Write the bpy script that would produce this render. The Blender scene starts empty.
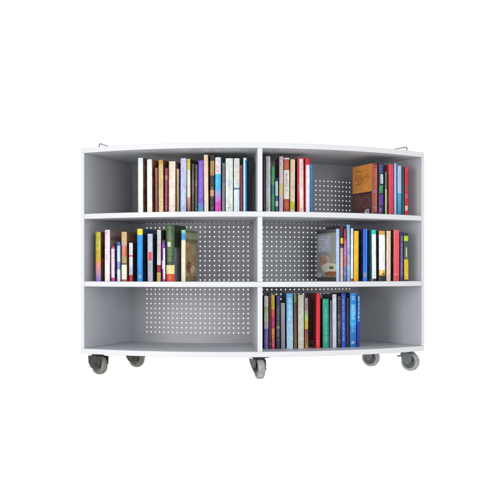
import bpy, math, random
from mathutils import Vector, Matrix
random.seed(7)
S = 0.004            # metres per design unit
D = 1000.0           # camera distance in design units
HZ = 272.0           # height reference (eye level) in design units
sc = bpy.context.scene

# ------------------------------------------------------------ camera
cd = bpy.data.cameras.new('camera'); cam = bpy.data.objects.new('camera', cd)
sc.collection.objects.link(cam); sc.camera = cam
cam.location = (0, -D*S, (380-HZ)*S); cam.rotation_euler = (math.radians(90), 0, 0)
cd.sensor_width = 36; cd.lens = 36*D/500; cd.shift_y = (HZ-250)/500.0
cd.clip_start = 0.05; cd.clip_end = 200

# ------------------------------------------------------------ world, lamps, exposure
w = bpy.data.worlds.new('World'); sc.world = w; w.use_nodes = True
bgn = w.node_tree.nodes['Background']
bgn.inputs[0].default_value = (1.0, 1.0, 1.0, 1); bgn.inputs[1].default_value = 1.0
def lamp(name, loc, target, size, power, color):
    l = bpy.data.lights.new(name, 'AREA'); l.shape = 'RECTANGLE'; l.size, l.size_y = size
    l.energy = power; l.color = color
    o = bpy.data.objects.new(name, l); sc.collection.objects.link(o); o.location = loc
    o.rotation_euler = (Vector(target)-Vector(loc)).to_track_quat('-Z', 'Y').to_euler()
    return o
lamp('softbox_lamp', (-2.7, -3.3, 0.75), (0.3, 0.2, 0.40), (1.9, 1.3), 52, (1.0, 0.985, 0.96))
lamp('added_fill_lamp', (1.3, -4.2, 0.9), (0.2, 0.3, 0.4), (1.6, 1.2), 34, (0.88, 0.93, 1.0))  # added, unseen fill light to brighten the right bays and left side panel
sc.view_settings.view_transform = 'Standard'; sc.view_settings.look = 'None'
sc.view_settings.exposure = 0.0; sc.view_settings.gamma = 1.0

# ------------------------------------------------------------ helpers
def lin(h):
    h = h.lstrip('#'); o = []
    for i in (0, 2, 4):
        c = int(h[i:i+2], 16)/255.0
        o.append(c/12.92 if c <= 0.04045 else ((c+0.055)/1.055)**2.4)
    return tuple(o)
def mat(name, col, rough=0.5, metal=0.0, bump=0.0, bscale=200, var=0.0, vscale=8, spec=0.5):
    m = bpy.data.materials.new(name); m.use_nodes = True
    nt = m.node_tree; b = nt.nodes['Principled BSDF']
    b.inputs['Base Color'].default_value = (*col, 1); b.inputs['Roughness'].default_value = rough
    b.inputs['Metallic'].default_value = metal; b.inputs['Specular IOR Level'].default_value = spec
    tc = nt.nodes.new('ShaderNodeTexCoord')
    if var > 0:
        n = nt.nodes.new('ShaderNodeTexNoise'); n.inputs['Scale'].default_value = vscale; n.inputs['Detail'].default_value = 6
        nt.links.new(tc.outputs['Object'], n.inputs['Vector'])
        r = nt.nodes.new('ShaderNodeValToRGB')
        r.color_ramp.elements[0].position = 0.3; r.color_ramp.elements[1].position = 0.7
        r.color_ramp.elements[0].color = (*[c*(1-var) for c in col], 1); r.color_ramp.elements[1].color = (*[min(1, c*(1+var*0.5)) for c in col], 1)
        nt.links.new(n.outputs['Fac'], r.inputs['Fac']); nt.links.new(r.outputs['Color'], b.inputs['Base Color'])
    if bump > 0:
        n = nt.nodes.new('ShaderNodeTexNoise'); n.inputs['Scale'].default_value = bscale; n.inputs['Detail'].default_value = 3
        nt.links.new(tc.outputs['Object'], n.inputs['Vector'])
        bp = nt.nodes.new('ShaderNodeBump'); bp.inputs['Strength'].default_value = bump; bp.inputs['Distance'].default_value = 0.001
        nt.links.new(n.outputs['Fac'], bp.inputs['Height']); nt.links.new(bp.outputs['Normal'], b.inputs['Normal'])
    return m
class MB:
    def __init__(s): s.v = []; s.f = []; s.mi = []
    def add(s, vs, fs, mi=0):
        k = len(s.v); s.v += [tuple(p) for p in vs]; s.f += [tuple(i+k for i in f) for f in fs]; s.mi += [mi]*len(fs)
    def box(s, x0, x1, y0, y1, z0, z1, mi=0, M=None):
        vs = [Vector(p) for p in ((x0,y0,z0),(x1,y0,z0),(x1,y1,z0),(x0,y1,z0),(x0,y0,z1),(x1,y0,z1),(x1,y1,z1),(x0,y1,z1))]
        if M: vs = [M @ p for p in vs]
        s.add(vs, [(0,3,2,1),(4,5,6,7),(0,1,5,4),(1,2,6,5),(2,3,7,6),(3,0,4,7)], mi)
    def prism(s, poly, z0, z1, mi=0, side_mi=None):      # poly in plan, counter-clockwise
        n = len(poly); vs = [(x, y, z0) for x, y in poly]+[(x, y, z1) for x, y in poly]
        k = len(s.v); s.add(vs, [tuple(reversed(range(n)))], mi); s.f.append(tuple(k+n+i for i in range(n))); s.mi.append(mi)
        for i in range(n):
            j = (i+1) % n; s.f.append((k+i, k+j, k+n+j, k+n+i)); s.mi.append(mi if side_mi is None else side_mi[i])
    def lathe_x(s, prof, n=32, mi=0, cx=0, cy=0, cz=0):   # prof: (x, r)
        m = len(prof); vs = []; fs = []
        for i in range(n):
            a = 2*math.pi*i/n
            for x, r in prof: vs.append((cx+x, cy+r*math.cos(a), cz+r*math.sin(a)))
        for i in range(n):
            j = (i+1) % n
            for q in range(m-1): fs.append((i*m+q, i*m+q+1, j*m+q+1, j*m+q))
        s.add(vs, fs, mi)
    def build(s, name, mats, parent=None, smooth=False, bevel=0, seg=2):
        me = bpy.data.meshes.new(name); me.from_pydata([Vector(p)*S for p in s.v], [], s.f)
        for m in (mats if isinstance(mats, (list, tuple)) else [mats]): me.materials.append(m)
        me.polygons.foreach_set('material_index', s.mi)
        if smooth: me.polygons.foreach_set('use_smooth', [True]*len(s.f))
        me.update(); o = bpy.data.objects.new(name, me); sc.collection.objects.link(o)
        if parent: o.parent = parent
        if bevel:
            b = o.modifiers.new('bevel', 'BEVEL'); b.width = bevel*S; b.segments = seg; b.limit_method = 'ANGLE'; b.angle_limit = math.radians(40)
        return o
def tube(pts, r, name, m, parent, n=10):
    cu = bpy.data.curves.new(name, 'CURVE'); cu.dimensions = '3D'; cu.bevel_depth = r*S; cu.bevel_resolution = 3
    sp = cu.splines.new('BEZIER'); sp.bezier_points.add(len(pts)-1)
    for p, q in zip(sp.bezier_points, pts):
        p.co = Vector(q)*S; p.handle_left_type = p.handle_right_type = 'VECTOR'
    dg = bpy.data.objects.new('t', cu); sc.collection.objects.link(dg)
    me = bpy.data.meshes.new_from_object(dg.evaluated_get(bpy.context.evaluated_depsgraph_get()))
    bpy.data.objects.remove(dg); bpy.data.curves.remove(cu)
    me.name = name; me.materials.clear(); me.materials.append(m); me.polygons.foreach_set('use_smooth', [True]*len(me.polygons))
    o = bpy.data.objects.new(name, me); sc.collection.objects.link(o); o.parent = parent
    return o

# ------------------------------------------------------------ materials
M_panel = mat('grey_powder_coat', (0.55, 0.565, 0.60), 0.42, bump=0.12, bscale=900, var=0.07, vscale=5)
M_edge  = mat('white_edge_coat', (0.64, 0.65, 0.67), 0.4, bump=0.05, bscale=900)
M_back  = mat('perforated_steel', (0.47, 0.475, 0.50), 0.45, bump=0.1, bscale=900, var=0.06, vscale=4)
M_wire  = mat('grey_wire', (0.22, 0.22, 0.22), 0.3, metal=0.7)
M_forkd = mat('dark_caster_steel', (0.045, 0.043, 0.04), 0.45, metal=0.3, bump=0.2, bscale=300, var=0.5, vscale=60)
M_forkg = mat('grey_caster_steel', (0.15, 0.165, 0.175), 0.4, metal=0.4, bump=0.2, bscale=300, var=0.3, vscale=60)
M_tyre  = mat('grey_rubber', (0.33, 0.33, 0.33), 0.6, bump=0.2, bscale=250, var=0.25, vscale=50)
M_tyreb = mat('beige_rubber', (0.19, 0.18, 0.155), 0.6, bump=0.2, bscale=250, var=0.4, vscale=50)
M_hub   = mat('hub_plastic', (0.08, 0.085, 0.09), 0.4, var=0.3, vscale=70)
M_bolt  = mat('bolt_steel', (0.4, 0.4, 0.4), 0.3, metal=0.9)
M_page  = mat('book_paper', (0.66, 0.61, 0.50), 0.85, bump=0.5, bscale=400, var=0.15, vscale=90)

# ------------------------------------------------------------ plan of the curved bookcase (x, depth)
CX, CZ, RF = -18.0, 295.0, 295.0
def zf(x): return CZ-math.sqrt(RF*RF-(x-CX)**2)
FL = (-177.0, zf(-177.0)); FR = (189.0, zf(189.0))
BL = (-140.0, 158.0); BR = (132.0, 186.0)
# back arc through BL, apex (1,126), BR
def circ(a, b, c):
    ax, ay = a; bx, by = b; cx, cy = c
    d = 2*(ax*(by-cy)+bx*(cy-ay)+cx*(ay-by))
    ux = ((ax*ax+ay*ay)*(by-cy)+(bx*bx+by*by)*(cy-ay)+(cx*cx+cy*cy)*(ay-by))/d
    uy = ((ax*ax+ay*ay)*(cx-bx)+(bx*bx+by*by)*(ax-cx)+(cx*cx+cy*cy)*(bx-ax))/d
    return ux, uy, math.hypot(ax-ux, ay-uy)
BX, BZ, RB = circ(BL, (1.0, 126.0), BR)
def zb(x): return BZ-math.sqrt(RB*RB-(x-BX)**2)
def off_in(a, b, t, side):                                # point pair of a wall's inner face
    dx, dy = b[0]-a[0], b[1]-a[1]; L = math.hypot(dx, dy)
    nx, ny = (dy/L, -dx/L) if side < 0 else (-dy/L, dx/L)
    return (nx*t, ny*t)
TS = 3.9
def lerp(a, b, t): return (a[0]+(b[0]-a[0])*t, a[1]+(b[1]-a[1])*t)
nL = off_in(FL, BL, TS, -1); nR = off_in(FR, BR, TS, 1)
FLi = (FL[0]+nL[0], zf(FL[0]+nL[0])); FRi = (FR[0]+nR[0], zf(FR[0]+nR[0]))
BLi = (BL[0]+nL[0], BL[1]+nL[1]); BRi = (BR[0]+nR[0], BR[1]+nR[1])
H_TOP, H_S1, H_S2, H_BASE, TH = 237.5, 168.7, 98.2, 28.0, 5.3
def board_poly(fl, fr, bl, br, fo=0.0, bo=0.0, n=40):
    pts = []; sm = []
    for i in range(n+1):
        x = fl[0]+(fr[0]-fl[0])*i/n; pts.append((x, zf(x)+fo)); sm.append(1)
    sm[-1] = 0                                            # right side
    for i in range(n+1):
        x = br[0]+(bl[0]-br[0])*i/n; pts.append((x, zb(x)-bo)); sm.append(0)
    sm[-1] = 0
    return pts, sm

unit = bpy.data.objects.new('curved_bookcase', None); sc.collection.objects.link(unit)
unit['label'] = 'low curved white and grey metal bookcase on casters with perforated back'
unit['category'] = 'bookcase'

def board(name, fl, fr, bl, br, ztop, fo=0, bo=0):
    p, sm = board_poly(fl, fr, bl, br, fo, bo); m = MB(); m.prism(p, ztop-TH, ztop, 0, sm)
    o = m.build(name, [M_panel, M_edge], unit, bevel=0.45)
    return o
board('top_panel', FL, FR, BL, BR, H_TOP, 0, -2.5)
board('base_panel', FL, FR, BL, BR, H_BASE, 0, -2.5)
eps = 0.06
sFL = (FLi[0]+eps, 0); sFR = (FRi[0]-eps, 0); sBL = (BLi[0]+eps, 0); sBR = (BRi[0]-eps, 0)
board('shelf', sFL, sFR, sBL, sBR, H_S1, 0.4, 0.3)
board('shelf', sFL, sFR, sBL, sBR, H_S2, 0.4, 0.3)
for (a, b, ai, bi) in ((FL, BL, FLi, BLi), (FR, BR, FRi, BRi)):
    ex = lerp(a, b, 1.025); exi = (ex[0]+bi[0]-b[0], ex[1]+bi[1]-b[1]); b, bi = ex, exi
    m = MB(); poly = [a, ai, bi, b] if a[0] < 0 else [ai, a, b, bi]
    m.prism(poly, H_BASE+0.05, H_TOP-TH-0.05, 0, [1, 0, 0, 0])
    m.build('side_panel', [M_panel, M_edge], unit, bevel=0.35)
# centre divider, in three bays, between the boards
dvf, dvb = 7.6, 2.4
def divpart(z0, z1, m):
    f0, f1 = dvf, dvf+4.9; b1 = dvb+4.9
    m.prism([(f0, zf(f0)+0.2), (f1, zf(f1)+0.2), (b1, zb(b1)-0.3), (dvb, zb(dvb)-0.3)], z0, z1, 0, [1, 0, 0, 0])
m = MB()
for z0, z1 in ((H_BASE, H_S2-TH), (H_S2, H_S1-TH), (H_S1, H_TOP-TH)): divpart(z0+0.05, z1-0.05, m)
m.build('divider', [M_panel, M_edge], unit, bevel=0.4)
# perforated back
PITCH = 5.41; HOLE = 0.90
def back_panel():
    m = MB()
    aL = math.asin((BLi[0]-1.3-BX)/RB); aR = math.asin((BRi[0]+1.3-BX)/RB)
    def P(a, z, r=RB): return (BX+r*math.sin(a), BZ-r*math.cos(a), z)
    da = PITCH/RB
    a0 = math.asin((-118-BX)/RB)
    ncol = int((math.asin((122-BX)/RB)-a0)/da)
    row0 = 380-HZ-68.5; nrow = 33
    zlo = row0-PITCH/2; zhi = zlo+nrow*PITCH
    z0, z1 = H_BASE+0.01, H_TOP-TH-0.01
    shelf_gap = [(H_S1-TH, H_S1), (H_S2-TH, H_S2)]
    cols = [aL]+[a0-da/2+i*da for i in range(ncol+1)]+[aR]
    def quad(a, b, c, d): m.add([P(a, c), P(b, c), P(b, d), P(a, d)], [(0, 1, 2, 3)])
    # splits so that the sheet stays curved
    def strip(a, b, c, d, k=10):
        for i in range(k): quad(a+(b-a)*i/k, a+(b-a)*(i+1)/k, c, d)
    strip(cols[0], cols[1], z0, z1, 4); strip(cols[-2], cols[-1], z0, z1, 4)
    for i in range(ncol):
        a, b = cols[1+i], cols[2+i]; quad(a, b, z0, zlo); quad(a, b, zhi, z1)
        ca = (a+b)/2
        for r in range(nrow):
            c = zlo+r*PITCH; d = c+PITCH; cz = (c+d)/2
            xc = BX+RB*math.sin(ca)
            if (dvb-3) < xc < (dvb+8.5): quad(a, b, c, d); continue
            ring = []
            for q in range(8):
                t = math.pi/4*q
                ring.append(P(ca+HOLE*math.cos(t)/RB, cz+HOLE*math.sin(t)))
            out = [P(b, cz), P(b, d), P(ca, d), P(a, d), P(a, cz), P(a, c), P(ca, c), P(b, c)]
            m.add(ring+out, [(q, 8+q, 8+(q+1) % 8, (q+1) % 8) for q in range(8)])
    o = m.build('back_panel', M_back, unit)
    s = o.modifiers.new('thickness', 'SOLIDIFY'); s.thickness = 0.0016; s.offset = 0
    return o
back_panel()
# wire handles on the top
def handle(fx, fz, bx, bz):
    z0 = H_TOP-0.3; zt = H_TOP+8.0
    tube([(fx-0.6, fz-1, z0), (fx, fz, zt-1.5), (fx+(bx-fx)*.06, fz+(bz-fz)*.06, zt), (bx, bz, zt), (bx, bz+1, z0)], 0.62, 'handle', M_wire, unit)
handle(-161.0, 70, -154.5, 96)
handle(172.7, 100, 160.0, 124)

# casters
def caster(x, z, yaw, fork, tyre, wr=10.2, prof=None):
    T = Matrix.Translation((x, z, 0)) @ Matrix.Rotation(math.radians(yaw), 4, 'Z')
    m = MB()
    m.box(-8.5, 8.5, -8.5, 8.5, 21.6, 22.55)
    # swivel head
    n = 20; vs = []; fs = []
    for k, (r, h) in enumerate(((6.0, 19.5), (6.5, 20.4), (6.1, 21.8))):
        for i in range(n): vs.append((r*math.cos(2*math.pi*i/n), r*math.sin(2*math.pi*i/n), h))
    for k in range(2):
        for i in range(n): fs.append((k*n+i, k*n+(i+1) % n, (k+1)*n+(i+1) % n, (k+1)*n+i))
    fs.append(tuple(reversed(range(n)))); m.add(vs, fs)
    # fork: crown and two tapered cheeks (y is the rolling direction, wheel trails forward of the pivot)
    m.box(-5.3, 5.3, -6.3, 6.3, 18.5, 19.85)
    for s in (-1, 1):
        x0, x1 = (4.6, 5.6) if s > 0 else (-5.6, -4.6)
        prof = prof or [(-6.5, 18.7), (6.5, 18.7), (5.0, 13.0), (-0.5, 7.6), (-4.0, 7.2), (-6.6, 10.0), (-7.5, 15.0)]
        k = len(prof); vs = [(x0, a, b) for a, b in prof]+[(x1, a, b) for a, b in prof]
        m.add(vs, [tuple(range(k)), tuple(reversed(range(k, 2*k)))]+[(i, k+i, k+(i+1) % k, (i+1) % k) for i in range(k)])
        m.lathe_x([(s*5.2, 1.7), (s*6.5, 1.7), (s*6.5, 0.001)], 6, 0, 0, -3.0, wr)
    m.v = [tuple(T @ Vector(p)) for p in m.v]
    c = m.build('caster', fork, unit, bevel=0.25)
    m = MB()
    m.lathe_x([(-3.4, wr-3.0), (-3.7, wr-1.6), (-3.2, wr-0.6), (-1.6, wr-0.05), (1.6, wr-0.05), (3.2, wr-0.6), (3.7, wr-1.6), (3.4, wr-3.0)], 40, 0, 0, -3.0, wr)
    m.v = [tuple(T @ Vector(p)) for p in m.v]
    wh = m.build('tyre', tyre, c, smooth=True)
    m = MB()
    m.lathe_x([(-3.0, 0.001), (-4.0, 0.01), (-4.0, 2.2), (-3.0, 2.8), (-2.9, wr-4.0), (-3.4, wr-2.9), (3.4, wr-2.9), (2.9, wr-4.0), (3.0, 2.8), (4.0, 2.2), (4.0, 0.01), (3.0, 0.001)], 32, 0, 0, -3.0, wr)
    m.v = [tuple(T @ Vector(p)) for p in m.v]
    m.build('hub', M_hub, c, smooth=False)
    m = MB(); m.box(-4.0, 4.0, 6.6, 9.5, 16.2, 17.6, M=Matrix.Rotation(-0.12, 4, 'X')); m.box(-1.2, 1.2, 4.5, 7.5, 15.5, 17.2)
    m.v = [tuple(T @ Vector(p)) for p in m.v]
    m.build('brake_pedal', fork, c, bevel=0.3)
HOOD = [(-11.5, 19.5), (9.5, 19.5), (9.0, 12.0), (5.0, 7.0), (-1.0, 6.2), (-7.0, 7.0), (-11.0, 11.5)]
LONG = [(-7.0, 19.2), (19.0, 19.2), (15.5, 14.5), (1.0, 7.0), (-3.5, 6.6), (-6.6, 9.0), (-7.6, 15.0)]
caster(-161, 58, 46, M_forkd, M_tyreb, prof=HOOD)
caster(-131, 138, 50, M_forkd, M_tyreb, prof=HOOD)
caster(9.0, 13, 14, M_forkd, M_tyre, prof=LONG)
caster(173, 95, 52, M_forkg, M_tyre)
caster(136, 147, 58, M_forkg, M_tyre)

# ------------------------------------------------------------ books
def book_material():
    m = bpy.data.materials.new('printed_cover'); m.use_nodes = True; nt = m.node_tree; b = nt.nodes['Principled BSDF']
    at = nt.nodes.new('ShaderNodeAttribute'); at.attribute_name = 'print'
    tc = nt.nodes.new('ShaderNodeTexCoord'); n = nt.nodes.new('ShaderNodeTexNoise'); n.inputs['Scale'].default_value = 60; n.inputs['Detail'].default_value = 8
    nt.links.new(tc.outputs['Object'], n.inputs['Vector'])
    mr = nt.nodes.new('ShaderNodeMapRange'); mr.inputs['From Min'].default_value = 0.3; mr.inputs['From Max'].default_value = 0.7
    mr.inputs['To Min'].default_value = 0.92; mr.inputs['To Max'].default_value = 1.08
    nt.links.new(n.outputs['Fac'], mr.inputs['Value'])
    mx = nt.nodes.new('ShaderNodeMix'); mx.data_type = 'RGBA'; mx.blend_type = 'MULTIPLY'; mx.inputs['Factor'].default_value = 1
    nt.links.new(at.outputs['Color'], mx.inputs[6]); nt.links.new(mr.outputs['Result'], mx.inputs[7])
    nt.links.new(mx.outputs[2], b.inputs['Base Color'])
    rr = nt.nodes.new('ShaderNodeMapRange'); rr.inputs['To Min'].default_value = 0.25; rr.inputs['To Max'].default_value = 0.55
    nt.links.new(n.outputs['Fac'], rr.inputs['Value']); nt.links.new(rr.outputs['Result'], b.inputs['Roughness'])
    return m
M_book = book_material()
rn = random.Random(3)
noise = {(i, j): rn.random() for i in range(200) for j in range(200)}
def nz(u, v, s=12):
    x, y = u*s, v*s; i, j = int(x), int(y); fx, fy = x-i, y-j
    g = lambda a, b: noise[(a % 200, b % 200)]
    return (g(i, j)*(1-fx)+g(i+1, j)*fx)*(1-fy)+(g(i, j+1)*(1-fx)+g(i+1, j+1)*fx)*fy
def ramp(stops, f):
    if f <= stops[0][0]: return stops[0][1]
    for (a, ca), (b, cb) in zip(stops, stops[1:]):
        if f <= b:
            t = (f-a)/(b-a) if b > a else 1
            return tuple(x+(y-x)*t for x, y in zip(ca, cb))
    return stops[-1][1]
def parse(spec):
    """'aabbcc' | 'aabbcc ccddee' (blend) | 'aabbcc|0.3|ddeeff|0.8|112233' hard bands"""
    if '|' in spec:
        t = spec.split('|'); out = []; f = 0.0
        for i in range(0, len(t), 2):
            nxt = float(t[i+1]) if i+1 < len(t) else 1.0
            cs = [lin(c) for c in t[i].split()]
            for k, c in enumerate(cs): out.append((f+0.0001+(nxt-f-0.0002)*(k/(len(cs)-1) if len(cs) > 1 else 0), c))
            if len(cs) == 1: out.append((nxt-0.0001, cs[0]))
            f = nxt
        return out
    cs = [lin(c) for c in spec.split()]
    return [(i/max(1, len(cs)-1), c) for i, c in enumerate(cs)] if len(cs) > 1 else [(0, cs[0]), (1, cs[0])]
def glyphs(rows, seed, dens=0.62):
    """one column of pseudo-lettering running down the spine: for each row a 3-bit pattern or 0"""
    r = random.Random(seed); out = []; i = 0; nxt = r.randint(10, 26)
    while i < rows:
        if nxt <= 0: out += [0, 0]; i += 2; nxt = r.randint(10, 26)
        out += [r.choice([15, 15, 31, 14]), r.choice([5, 9, 21, 17, 4]), r.choice([5, 10, 17, 15, 0]), 0]; i += 4; nxt -= 4
    return out[:rows]
NZ = 160
FLOORS = {'T': H_S1, 'M': H_S2, 'B': H_BASE}
def front_r(x_img, setback):
    r = 1.03
    for _ in range(12):
        X = (x_img-250)*r; r = 1+(zf(X)+setback)/D
    return r
def book(row, x0, x1, ytop, spine, cover, alpha, label, texts=(), art=None, depth=37.0, setback=36.0, soft=False, edge=None, thick=None, strips=None, seed=0):
    fl = FLOORS[row]; xm = (x0+x1)/2
    if xm > 330 and row != 'B': setback = min(setback, 30-20*(xm-335)/73)
    if xm < 190: setback = min(setback, 36-22*(190-xm)/92)
    r = front_r(xm, setback)
    X = (xm-250)*r; Z = zf(X)+setback
    t = (x1-x0)*r/max(0.6, math.cos(math.radians(alpha)))*0.97 if thick is None else thick
    h = (380-HZ)+(HZ-ytop)*r-fl
    stops = parse(spine); cst = parse(cover)
    rr = random.Random(hash((round(x0*10), row)) & 0xffff) if False else random.Random(int(x0*10)+ord(row)*7)
    ns = max(7, int(round(t*3))); nb = 30 if art else 2
    # profile from left fore-edge round the spine to right fore-edge
    prof = []; kind = []
    bulge = min(0.9, 0.12*t) if not soft else 0.08
    hw = t/2
    for i in range(nb): prof.append((-hw, depth*(1-i/nb))); kind.append(('L', 1-(i+.5)/nb))
    for i in range(ns):
        u = i/ns; prof.append((-hw+t*u, -bulge*math.sin(math.pi*u)*1.0)); kind.append(('S', (i+.5)/ns))
    for i in range(nb+1): prof.append((hw, depth*(i/nb))); kind.append(('R', (i+.5)/nb))
    kind = kind[:len(prof)-1]
    bt = 0.55 if not soft else 0.22
    inner = []
    for (x, y) in prof:
        inner.append((max(-hw+bt, min(hw-bt, x)), max(bt, y) if abs(x) < hw-1e-6 or y < bt else y))
    verts = []; faces = []; cols = []; np_ = len(prof)
    for k in range(NZ+1):
        z = h*k/NZ
        for x, y in prof: verts.append((x, y, z))
    gl = {}
    lum = sum(stops[0][1])/3; ex = (0.02, 0.02, 0.03) if lum > 0.35 else (0.75, 0.72, 0.66)
    extras = []
    g0 = rr.uniform(0.86, 0.92)
    if rr.random() < 0.3: extras.append((g0, g0+rr.uniform(.015, .03), 0.34, 0.66, ex, rr.uniform(.15, .45)))
    if rr.random() < 0.5: extras.append((g0-0.05, g0-0.043, 0.1, 0.9, ex, .4))
    if rr.random() < 0.5: extras.append((0.05, 0.058, 0.1, 0.9, ex, .4))
    if rr.random() < 0.4 and texts:
        g1 = rr.uniform(.1, .6); extras.append((g1, g1+rr.uniform(.04, .14), 0.12, 0.88, tuple(rr.uniform(.05, .8) for _ in range(3)), rr.uniform(.1, .3)))
    for q, tx in enumerate(texts):
        gl[q] = glyphs(int((tx[1]-tx[0])*NZ)+2, int(x0*31)+q)
    for k in range(NZ):
        f = 1-(k+.5)/NZ                                     # 0 at the head, 1 at the foot
        for i in range(np_-1):
            a = k*np_+i; faces.append((a, a+1, a+np_+1, a+np_))
            kd, u = kind[i]
            if kd == 'S':
                c = ramp(stops, f)
                if strips:
                    for (s0, s1, col, g0, g1) in strips:
                        if s0 <= u <= s1 and g0 <= f <= g1: c = lin(col)
                for q, tx in enumerate(texts):
                    f0, f1, col = tx[:3]; u0, u1 = (tx[3], tx[4]) if len(tx) > 3 else (0.25, 0.78)
                    if f0 <= f < f1 and u0 <= u < u1 and (t > 3.0 or q >= 0):
                        g = gl[q][int((f-f0)*NZ)]; bit = int((u-u0)/(u1-u0)*5)
                        if g >> min(4, bit) & 1: c = tuple(0.28*p+0.72*s for p, s in zip(c, lin(col)))
                for (m0, m1, v0, v1, mc, kk) in extras:
                    if m0 <= f < m1 and v0 <= u <= v1: c = tuple(p+(q-p)*kk for p, q in zip(c, mc))
                kb = 0.84+0.30*nz(u*2+x0, f*7, 3.1); k3 = [kb*(0.96+0.08*nz(u+x0+5.3*q3, f*5+q3*2.7, 2.1)) for q3 in range(3)]
                lm = sum(c)/3; c = tuple(0.96*max(0, min(1, (lm+(p-lm)*1.18)*q3)) for p, q3 in zip(c, k3))
                if u < 0.5/ns+0.001 or u > 1-0.5/ns-0.001: c = tuple(0.85*p for p in c) if not edge else lin(edge)
            else:
                if art and kd == art.side: c = art(u, f)
                else:
                    c = ramp(cst, f); b3 = 0.5+1.5*nz(x0+u*1.3, f*3, 4); c = tuple(min(1, p*b3+0.012*b3) for p in c)
            cols.append(c)
    ko = len(verts)
    for z in (0, h):
        for x, y in inner: verts.append((x, y, z))
    dark = tuple(0.8*c for c in ramp(cst, .5))
    for i in range(np_-1):
        faces.append((i+1, i, ko+i, ko+i+1)); cols.append(dark)
        tq = NZ*np_+i; faces.append((tq, tq+1, ko+np_+i+1, ko+np_+i)); cols.append(dark)
        faces.append((ko+i+1, ko+i, ko+np_+i, ko+np_+i+1)); cols.append(dark)
    for i in (0, np_-1):
        top = NZ*np_+i
        faces.append(tuple([j*np_+i for j in range(NZ+1)]+[ko+np_+i, ko+i]) if i else tuple(reversed([j*np_+i for j in range(NZ+1)]+[ko+np_+i, ko+i])))
        cols.append(dark)
    me = bpy.data.meshes.new('cover'); me.from_pydata([Vector(p)*S for p in verts], [], faces)
    ca = me.color_attributes.new('print', 'FLOAT_COLOR', 'CORNER'); buf = []
    for f_, c in zip(faces, cols): buf += list((*c, 1.0))*len(f_)
    ca.data.foreach_set('color', buf); me.materials.append(M_book); me.update()
    root = bpy.data.objects.new('book', None); sc.collection.objects.link(root)
    a = math.radians(alpha)
    root.location = (X*S, Z*S, (fl+0.12)*S); root.rotation_euler = (0, math.radians(rr.uniform(-0.4, 0.4)), a)
    root['label'] = label; root['category'] = 'book'; root['group'] = 'books standing on the shelves'
    o = bpy.data.objects.new('cover', me); sc.collection.objects.link(o); o.parent = root
    m = MB(); ov = 0.7 if not soft else 0.05
    m.box(-hw+bt+0.02, hw-bt-0.02, bt+0.1, depth-ov, ov, h-ov); m.build('page_block', M_page, root)
    return (X, Z, t, depth, a, row, label)

def art(side):
    def deco(fn): fn.side = side; return fn
    return deco
def mixc(a, b, t):
    a, b = lin(a), lin(b); t = max(0, min(1, t)); return tuple(x+(y-x)*t for x, y in zip(a, b))
def textrow(u, v, y0, y1, n, x0, x1):
    if not (y0 < v < y1 and x0 < u < x1): return False
    p = (v-y0)/(y1-y0)*n
    return (p % 1) < 0.55 and nz(u*4+int(p)*3.1, int(p)*1.7, 9) > 0.38 and u < x1-0.12*nz(int(p)*.37, .2, 9)
@art('L')
def art_orange(u, f):
    if f < 0.545:
        c = mixc('ffb24a', 'd8823a', 0.2+0.5*nz(u, f, 9)+0.15*(1-u))
        if textrow(u, f, 0.10, 0.15, 1, .3, .85) or textrow(u, f, .19, .40, 5, .15, .88): c = mixc('a8601f', 'cf7c2c', nz(u, f, 30))
        return c
    if f < 0.565: return lin('3a1410')
    c = mixc('4a1e26', '663036', nz(u, f, 10))
    if textrow(u, f, 0.60, 0.86, 7, .08, .92): c = mixc('8a6a58', '6a4840', nz(u, f, 30))
    if .62 < 1-u < .88 and f > .88 and f < .97: c = lin('c8b8b8') 
    if .15 < u < .38 and .88 < f < .97: c = lin('d8d0d0') if nz(u, f, 60) > .35 else lin('505050')
    return c
@art('L')
def art_grey(u, f):
    v = 1-u                                            # 0 at the fore edge, 1 by the spine
    c = mixc('8a9092', 'aeb0a8', v*0.7+0.3*nz(u, f, 6))
    if f < 0.07: return mixc('3c3f40', '6c7070', v)
    if .10 < v < .72 and .10 < f < .44:
        c = lin('b4bece')
        if textrow(1-u, f, .13, .41, 7, .15, .68): c = lin('e0e6ee')
        return c
    d = math.hypot((v-.42)/.24, (f-.62)/.13)
    if d < 1: c = mixc('b98a70', 'e0c8b4', nz(u, f, 24)*1.1); 
    if math.hypot((v-.35)/.2, (f-.6)/.08) < 1: c = mixc('8a4a32', 'd8b8a0', nz(u, f, 26)*1.2)
    if math.hypot((v-.66)/.40, (f-.74)/.09) < 1: c = mixc('d8d2b8', 'e8e4d4', nz(u, f, 20))
    if math.hypot((v-.76)/.12, (f-.74)/.03) < 1: c = lin('4f7a5c')
    if math.hypot((v-.75)/.33, (f-.86)/.05) < 1: c = mixc('b87838', '7a4a28', nz(u, f, 22))
    if f > .92: c = mixc('3a3a38', '5a564c', nz(u, f, 20))
    if .08 < v < .25 and .84 < f < .93: c = lin('c4ccd4')
    return c
@art('R')
def art_painting(u, f):
    c = mixc('7a6038', 'dcb878', nz(u, f, 8)*.6+0.5*nz(u, f, 27))
    if f < .05: c = mixc('5c6440', '8c8c60', nz(u, f, 22))
    elif f < .17: c = mixc('8a9468', 'c8c498', nz(u, f, 22))
    elif f < .25: c = mixc('4c5a3a', '9c9058', nz(u, f, 30))
    for (a, b, ra, rb, c0, c1) in ((.5, .5, .2, .2, 'a86a38', 'f0cc90'), (.3, .72, .18, .1, '6a3420', 'b87040'), (.72, .40, .14, .1, '88905c', 'd8d0a0'), (.62, .76, .2, .07, 'e0c894', 'f4e4c0')):
        if math.hypot((u-a)/ra, (f-b)/rb) < .7+.6*nz(u+a, f, 11): c = mixc(c0, c1, nz(u, f, 30))
    if f > .90: c = mixc('4a4030', 'b8a468', nz(u, f, 26))
    return c
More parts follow.
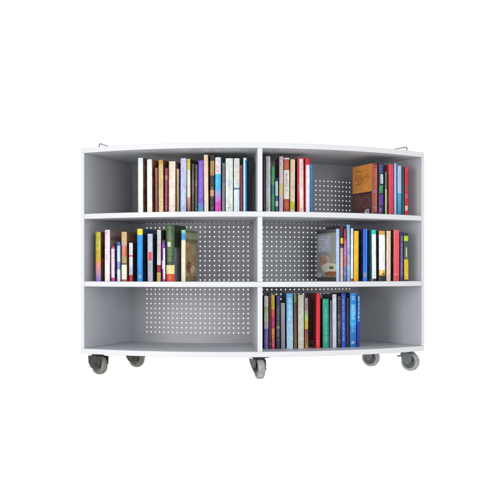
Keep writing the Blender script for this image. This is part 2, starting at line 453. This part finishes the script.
@art('R')
def art_green(u, f):
    c = lin('1d3320')
    if .05 < f < .4: c = mixc('18281a', '2d4a2a', nz(u, f, 20))
    elif f > .4: c = mixc('707890', '9298ac', nz(u, f, 14))
    return c
@art('L')
def art_red(u, f):
    c = lin('8e2a30')
    if textrow(1-u, f, .08, .8, 18, .1, .9): c = lin('6a1a22')
    if f > .86 and .2 < 1-u < .75: c = lin('b8a8a0') if nz(u, f, 50) > .4 else lin('403030')
    return c
@art('R')
def art_dark(u, f):
    c = mixc('2a2824', '55483a', nz(u, f, 14)); 
    if nz(u+3, f, 30) > .78: c = mixc('6a6a60', '907860', nz(u, f, 40))
    return c
@art('R')
def art_navy(u, f):
    c = mixc('0c1c30', '16385a', nz(u, f, 8)); 
    if f < .08: c = lin('0d4a78')
    return c

B = []
def add(*a, **k): B.append(book(*a, **k))
W = 'ffffff'
# --- top shelf, left bay
T = 'T'
add(T, 138, 143.3, 158, 'dde8e6 f0f2ee', '6a4a38', -19, 'tall white book with a brown cover, first on the upper left shelf')
add(T, 147, 152.4, 159.5, 'e4ecea f2efe6', '7a4c30', -18, 'white book standing second on the upper left shelf beside a short dull red one')
add(T, 155.1, 157.8, 168, '8c5a5c 7a4046', '4a2c2c', -17, 'short narrow dull red book between a white and a tan book', texts=((.2, .8, '5a2a30'),))
add(T, 158.6, 163.4, 160, 'c49a58|0.09|d8bc84 e0cca0', '5a3a22', -16, 'tan book with mottled lettering, darker at its head', texts=((.14, .9, 'a07a40'),))
add(T, 164.5, 167.7, 168, '7a1c3c', '4a1224', -15, 'short maroon book with pale lettering left of a broad cream book', texts=((.1, .9, 'b87088'),))
add(T, 168.6, 175.4, 161.5, 'eee2d4', '6e5038', -14, 'broad plain cream book on the upper left shelf', texts=((.12, .5, 'd8c8b8'),))
add(T, 176.6, 179, 169, 'c0a890 9a8468', '5a4434', -13.5, 'short narrow pale brown book right of the broad cream book')
add(T, 180.2, 186.2, 158.5, 'dcd0f0 c8ccec b4ccec', '2e7a84', -13, 'lavender book fading to pale blue with teal edge', texts=((.1, .55, '9a90c0'),), edge='8aa8c8')
add(T, 187, 190.6, 159, 'cfc46a|0.2|e6e0d0 f0dccc|0.7|d89880 7a4a30', '2c2822', -12, 'book with yellow head and white spine turning rusty at its foot', art=art_dark)
add(T, 191.6, 194.2, 164, '3a342c|0.3|544c40|0.6|2c2822', '2c2822', -11.5, 'dark brown mottled book between the yellow headed and the purple one', art=art_dark, texts=((.2, .8, '8a7a60'),))
add(T, 195, 197.4, 164.5, '45423c', '2c2822', -11.5, 'narrow charcoal book pressed against the purple book', texts=((.2, .8, '6a6a68'),))
add(T, 198, 203.4, 160.5, '7a5cc4|0.8|6f7ad0 3ea8b8|1.0|3ea8b8', '30304a', -11, 'purple book with a teal foot', texts=((.1, .7, 'a08ae0'),))
add(T, 204.2, 208.4, 155, 'eed8b8 f2e4d4', '8a6a4a', -10, 'tallest peach cream book, between the purple book and a black one', texts=((.06, .9, 'd0a888'),))
add(T, 210, 214, 155.2, '141010|0.1|b89058|0.35|1c1410|0.6|c88868|0.7|0e0a0a', '141010', -9, 'black book with patches of gold lettering', texts=((.12, .36, '4a3420'), (.55, .72, 'e0b090')))
add(T, 215, 220.8, 157.5, 'e8e4e8|0.3|38b0dc|0.58|70b0e0 d870c8|0.8|d850c0', '3a90b0', -8, 'white, turquoise and pink banded book', texts=((.14, .30, 'c030a0'), (.32, .56, '80d8f0')))
add(T, 222, 224.8, 163, '70646c|0.4|8a7c88', '50484c', -6.5, 'narrow grey purple book right of the pink and turquoise one', texts=((.1, .9, '50484e'),))
add(T, 225.6, 233, 158.5, 'e4ece6', 'c0c8cc', -5.5, 'broad white book with faint green marks', texts=((.08, .92, 'b4c49c', .3, .7),))
add(T, 233.8, 239.5, 158.5, 'eeece6|0.5|d8e4ec|0.54|5a7486|0.57|e4ecf4', 'b0b4bc', -4.5, 'white book with a dark slate stripe across the middle', texts=((.1, .48, 'b09a90'),))
add(T, 240.2, 243, 165, '6a1c30', '481020', -4, 'narrow maroon book beside a bright blue and white one')
add(T, 243.4, 246.6, 158, '2fa8e0', '1c6a94', -3.5, 'narrow bright blue book with a white edge, last before the divider', strips=((0, .45, 'e8eef2', 0, 1), (0, 1, 'e8eef2', 0, .04)))
# --- top shelf, right bay
add(T, 263.3, 265.4, 157, '161826', '101018', 2, 'narrow black book pressed against the divider on the upper shelf', setback=32)
add(T, 265.9, 270.5, 156.5, 'd4d2d2 dcdce0', '30303c', 2.5, 'tall pale grey book with grey lettering beside the divider', texts=((.06, .95, '9c98a0'),))
add(T, 271.2, 274.8, 166, '2c8c50 3a9a54|0.4|1c5a70|0.6|2c8a4c', '204a34', 3.5, 'short green book with a blue patch', texts=((.1, .9, '68b078'),))
add(T, 275.4, 278.2, 178, '20304c|0.1|d8e4f0|0.5|28487c|0.65|cadcec|0.8|2a407a', '182030', 4, 'shortest navy and white book, right of the green one', texts=((.15, .9, '9ab4d8'),))
add(T, 279, 283, 156.5, 'dcc8cc e4d4d4|0.48|e8d880 dcc890|0.7|d8ccd8', '806060', 5, 'pale pink book turning yellow halfway down', texts=((.1, .9, 'b09aa8'),))
add(T, 283.6, 289.4, 158, 'b4583c|0.22|ece4e0|0.74|ac4c38', '6a3428', 6, 'rust red book with a broad white lettered panel', texts=((.28, .6, '383030', .3, .75), (.04, .2, 'd88a68'), (.8, .9, 'd88a68')), strips=((0, 1, 'f0ece8', 0, .025),))
add(T, 290, 294.8, 159.5, 'ead8b8|0.78|c4c440 b8c83c|0.92|e4d4a8', '1c1a1a', 7, 'cream book with a yellow green patch near its foot', texts=((.1, .72, 'c8a898'),))
add(T, 297.2, 304.4, 158, 'f2e8dc', '1a1416', 8, 'crimson book with a broad cream lettered panel down its spine', strips=((0, .34, 'c43a4c', 0, 1), (.86, 1, 'c84450', 0, 1), (0, 1, 'c43a4c', 0, .02)), texts=((.1, .5, '9a8a78', .45, .8), (.9, .95, '303030', .45, .8)))
add(T, 304.9, 309.8, 158.5, 'd83040|0.12|eef0f8', 'a02030', 9, 'white book with red head and red edge', strips=((0, .2, 'c83040', 0, 1),))
add(T, 310.2, 312.9, 165, '2c7ca8 2a6c9c', '1c4a68', 10, 'short narrow blue book, last before the gap showing the perforated back')
add(T, 371.5, 377.6, 163.5, '7a2c30|0.03|8a3a34 6a2828', '5a2420', 21, 'large book showing an orange and dark brown cover', art=art_orange, depth=45, setback=30, strips=((.6, .85, 'b06a50', .1, .95),), texts=((.1, .9, 'c07858'),))
add(T, 378.4, 383.6, 163, '12162c', '101424', 22, 'black book with violet, blue and green splashes on its spine', strips=((.2, .7, '3c5a9a', .04, .2), (.3, .9, 'd0d8e8', .22, .4), (.2, .8, '3c9a50', .44, .58), (.2, .9, '6a38b0', .62, .82), (.1, .5, '8a50c8', .86, .95)), texts=((.05, .95, '20283c'),))
add(T, 385.0, 387.0, 172, '5a6a58|0.4|a4b490', '2c2a28', 23, 'thin dark green book squeezed between the black and the rose book')
add(T, 388.6, 393.8, 164.5, 'c84a58 b8404c', '8a3038', 23, 'plain rose red book among the last group on the upper shelf')
add(T, 394.3, 396.9, 163.7, '6a90d8', '3c5a9c', 23, 'thin blue book between the rose and the pale blue book', strips=((0, .3, 'e0e8f4', 0, 1),))
add(T, 397.4, 401.6, 166, 'a8b8cc b0c0d0|0.55|4a9cb4 2c7c98', '5a6a7c', 24, 'pale blue grey book turning teal below', texts=((.1, .9, '8098b0'),))
add(T, 402.1, 404.3, 167, '18384a 1c5064', '142c3c', 24, 'thin dark teal book just left of the bright red one')
add(T, 404.8, 408, 167, 'd02838|0.38|a84850|0.5|c02434|0.8|e0a8a8|0.9|b82c38', '701820', 24, 'bright red book with a pale label at its foot, last on the upper shelf', texts=((.1, .8, '7a1820'),))
# --- middle shelf, left bay
T = 'M'
add(T, 95.6, 101, 232, 'a8a038 bcae40 c89848|0.62|d88a78 b888a0 8078c8', '5a3a24', -20, 'book shading from olive yellow through salmon to violet', texts=((.1, .6, '70702c'),), setback=34)
add(T, 104.6, 110, 230, 'e8dce4 eee8ec', '7a6460', -19.5, 'white book with pink lettering, second on the middle left shelf', texts=((.04, .6, 'd080a8'),))
add(T, 111.2, 114.8, 246, '9a2860|0.08|dccce4 e4d8e8|0.9|c03c90', '5a3a50', -19, 'short lilac book with magenta head and foot', texts=((.2, .7, 'c8a8cc'),))
add(T, 117, 120.6, 242, '305a9c|0.1|90bce4 b8d4ec|0.5|5a78b0|0.7|d0d8e4', '30304c', -18.5, 'short pale blue book with a navy head', texts=((.1, .9, 'd8ecf8'),))
add(T, 121.4, 127, 232, 'c8ac84|0.28|bc6048|0.5|a89060|0.64|3a2418|0.66|ece4d0|0.96|a05a40', '5a3c28', -18, 'tan book with a red title patch above a white foot', texts=((.05, .26, '9c8058'), (.3, .5, 'e0b090')))
add(T, 129, 132.8, 243, 'e0e0e4|0.6|c8ccd4 b8b8c4|0.84|b02430', '1c1a1e', -17.5, 'short silvery book with a red foot', texts=((.1, .8, '989cac'),), strips=((0, 1, 'd04858', .32, .36),))
add(T, 137, 142.8, 229, 'f0dc20|0.11|1c94dc 1a84cc', '0c2c50', -17, 'bright blue book with a yellow head', texts=((.3, .85, '48b0ec'), (.88, .94, 'd0ecfc')), art=art_navy)
add(T, 147.6, 153, 234, 'b8bcc8 c0c4cc|0.5|b4b4c0', '12283c', -16, 'pale grey book with a red mark beside the bright blue one', strips=((.2, .8, 'd04a5c', .38, .56), (0, 1, 'ccd0d8', 0, .03)), texts=((.6, .95, '8a8c98'),), art=art_navy)
add(T, 156.8, 160.8, 230, 'd0d0d4|0.25|c0b8a4 d8dcdc|0.68|8c1828|0.83|c8b060', '2c2428', -15, 'silver book with a dark red band above a tan foot', texts=((.1, .66, 'a8a098'), (.85, .97, '8a7838')))
add(T, 162, 165.4, 240, '241a28|0.08|8c3ca8|0.5|e0c8e8|0.7|9040a8', '141218', -14.5, 'short purple and white book left of the dark green one', strips=((.5, 1, 'ece0f0', .2, .95),))
add(T, 166, 174.8, 225, '2c4c28 22401f|0.71|e0d89c|0.87|cc4c30', '1a2c1a', -14, 'thick dark green book with cream band and orange red foot', texts=((.1, .66, '7a9a6c', .2, .8), (.92, .96, 'e08060')), strips=((.2, .6, 'd8e0dc', .30, .39),), art=art_green, depth=40)
add(T, 181.2, 185.6, 230, '8ad0a0|0.07|4a9cd0|0.2|ece4c4 f0e8d4', 'a08048', -13.5, 'cream book with a blue head and a brown painted cover', art=art_painting, depth=42)
# --- middle shelf, right bay
add(T, 336.2, 339.6, 229, 'b4ccec c0d4f0', '707674', 22, 'large grey book showing a cover picture of a roast and vegetables on a plate', art=art_grey, depth=48, setback=28, texts=((.1, .9, '98a0c8'),))
add(T, 340.3, 343.2, 226, '4a1c24 241418|0.18|1c1814|0.22|f0b828|0.32|241c1c|0.4|d8c0b0 e0d4d0', '2a1c1e', 19, 'narrow black book with a yellow band and pale striped foot', texts=((.45, .95, 'a05848'),))
add(T, 343.7, 346.8, 229, '8c2438|0.2|a83c58 a060a8|0.5|c06070 b04838|0.72|5070a8', '5a1c2c', 19, 'maroon book shading to purple, beside the yellow banded one', texts=((.2, .9, 'd8a0b8'),))
add(T, 347.2, 350.3, 225, '88bcdc 98b4d4|0.4|7890c8|0.7|90b8d8', '3c6088', 19.5, 'narrow light blue book, tallest left of the yellow book', texts=((.2, .8, 'b8d0e8'),))
add(T, 350.8, 353.2, 228.5, 'ecece4|0.95|b04030', '9a9a94', 20, 'narrow white book against the yellow book')
add(T, 353.7, 358.8, 231, 'f0b818 e8b010', '2c6a3c', 20, 'plain bright yellow book', strips=((.86, 1, '5a7a30', 0, 1),))
add(T, 363.0, 367.2, 229, '1c60d4 2c78e0', '10284c', 20.5, 'bright blue book with a dark navy cover right of the yellow book', strips=((.75, 1, '5a9cec', 0, 1), (.1, .7, '8090a0', .84, .92)), texts=((.3, .7, '1850b0'),))
add(T, 371.6, 376.4, 230, '38c4bc|0.09|e4ecf0 eef0f2|0.95|202428', '2c5a68', 21, 'white book with a turquoise head', strips=((0, .15, 'a8b4bc', .1, 1),))
add(T, 378.8, 385.4, 231, 'd09a50 c8a068|0.08|eceef2|0.78|dcb460|0.89|141414', '403430', 22, 'white book with gold head and gold and black foot', strips=((.2, .5, 'fff0c8', .8, .84), (.5, .9, '9a7030', .83, .9)))
add(T, 386.2, 390.8, 231, 'e0cdb0 ddd0c0', '6a5a4c', 22.5, 'beige book with faint brown lettering left of the coral one', texts=((.05, .8, 'bca088'),))
add(T, 393.2, 399.4, 230, 'd86064 d4585c', '3c2a30', 23, 'plain coral red book on the middle right shelf', texts=((.88, .96, 'a04048'),))
add(T, 400, 403.4, 232, '2a1c50 3a2c6c', '1c1430', 23, 'dark purple book with white lettering', texts=((.08, .92, 'c0b8dc'),))
add(T, 404, 408.6, 233, '242a1c|0.06|b0cc3c|0.17|2c4a34 4a5a38|0.55|c4ac28 d8b820|0.97|30301c', '141814', 24, 'dark green book with lime head and yellow foot, last on the middle shelf', strips=((.35, .6, 'c8d4c8', .3, .5),))
# --- bottom shelf, right bay
T = 'B'
add(T, 264.2, 268.4, 296, 'c8c8c4|0.2|8aa868 c4c4b8|0.5|a8a4bc|0.62|5a50a0 6860a8', '3c4450', 2.5, 'pale grey book with a green mark and purple foot beside the divider', texts=((.1, .9, '90948c'),))
add(T, 269, 271, 294, '4a1c24', '301418', 3, 'thin dark maroon book between the grey and the magenta book')
add(T, 271.5, 274.9, 295, 'd4b830|0.26|d05c50|0.4|c01868|0.62|d88050 a83828|0.85|c8486c', '30141c', 3.5, 'narrow magenta book with a yellow head', texts=((.1, .25, '8a7020'), (.65, .95, 'f0b880')))
add(T, 276, 280, 296, '34388c 2c3460|0.14|1e2a40 28303c', '141824', 4, 'dark navy book with a violet head and grey lettering', texts=((.2, .8, '8a98a8'),))
add(T, 281, 285.2, 303, 'a09ca8 8c8c9c', '20303c', 5, 'short mauve grey book left of the light blue one', texts=((.1, .9, '7c7888'),))
add(T, 286.6, 293.2, 293.5, '6ab4e0 90c8e8|0.5|a8d0e8 c0dcec', '3a7a9c', 6, 'broad light blue book', texts=((.08, .5, 'd8f0fc'), (.6, .9, '78a8cc')))
add(T, 294, 297, 294.5, '6a6830|0.15|5a1c1c 6a5a28', '30281c', 7, 'narrow olive and dark red book right of the light blue one')
add(T, 298, 304, 295, 'c8c8b8 ccccc4', '7a7a68', 7.5, 'broad pale grey beige book on the bottom shelf', texts=((.1, .8, 'a8a898'),))
add(T, 304.8, 308.2, 298, '9a8488|0.25|a8b090 b8c890|0.45|d8b848|0.62|8c3030 a87840', '50303c', 8.5, 'narrow multicoloured book left of the red one', texts=((.1, .9, '60402c'),))
add(T, 316, 320, 293.5, 'd83c44 dc4048', '8e2a30', 13, 'bright red book with its dark red cover showing', art=art_red, depth=40)
add(T, 322.8, 329, 299, '2c9c84 28907c', '202428', 12, 'teal green book with pale lettering', texts=((.15, .9, '7cd0b8', .35, .65),))
add(T, 329.6, 331.9, 300, '505058 707078', '202024', 12, 'thin charcoal book pressed against the teal green one')
add(T, 332.4, 336.6, 294.5, 'd4d8dc c8ccd8', '303438', 12.5, 'narrow light grey book between charcoal and black ones', texts=((.15, .6, 'a0a4b0'),))
add(T, 337.3, 340.9, 296, '1c1c20|0.5|44484c|0.6|141418', '141418', 12.5, 'black book standing left of the dark blue one', texts=((.45, .9, '808488'),))
add(T, 341.4, 345.9, 293.5, '1440a0 1c50b8', '10244c', 13, 'dark blue book with white lettering', texts=((.1, .9, 'a8c4f0', .3, .75),))
add(T, 346.5, 349, 298, '101218', '101218', 13, 'thin black book between the two blue ones', texts=((.3, .8, '404448'),))
add(T, 349.6, 356.4, 293, '2c84cc|0.2|2c98d8 3ca4e0|0.6|2478c0 1c64ac', '143c74', 13.5, 'broad sky blue book with white lettering', texts=((.22, .5, 'c8ecfc', .25, .8), (.06, .13, 'e0f0f8'), (.55, .72, '88c4ec'), (.9, .94, 'c8e8f8')))
add(T, 357, 360, 295.5, '1c5ca8|0.5|1840a0 1c3890', '101c48', 14, 'narrow royal blue book with white lettering, last on the bottom shelf', texts=((.02, .5, 'dcecf8'),))

# report overlapping books (plan view, separating axes)
def corners(b):
    X, Z, t, d, a, row, lab = b; c, s = math.cos(a), math.sin(a)
    return [(X+x*c-y*s, Z+x*s+y*c) for x, y in ((-t/2, 0), (t/2, 0), (t/2, d), (-t/2, d))]
def pen(p, q):
    best = 9e9
    for poly in (p, q):
        for i in range(2):
            ex, ey = poly[i+1][0]-poly[i][0], poly[i+1][1]-poly[i][1]; L = math.hypot(ex, ey); nx, ny = -ey/L, ex/L
            a = [x*nx+y*ny for x, y in p]; b = [x*nx+y*ny for x, y in q]
            best = min(best, min(max(a), max(b))-max(min(a), min(b)))
    return best
for i in range(len(B)):
    for j in range(i+1, len(B)):
        if B[i][5] == B[j][5]:
            o = pen(corners(B[i]), corners(B[j]))
            if o > 0.15: print('OVERLAP %.2f | %s | %s' % (o, B[i][6], B[j][6]))
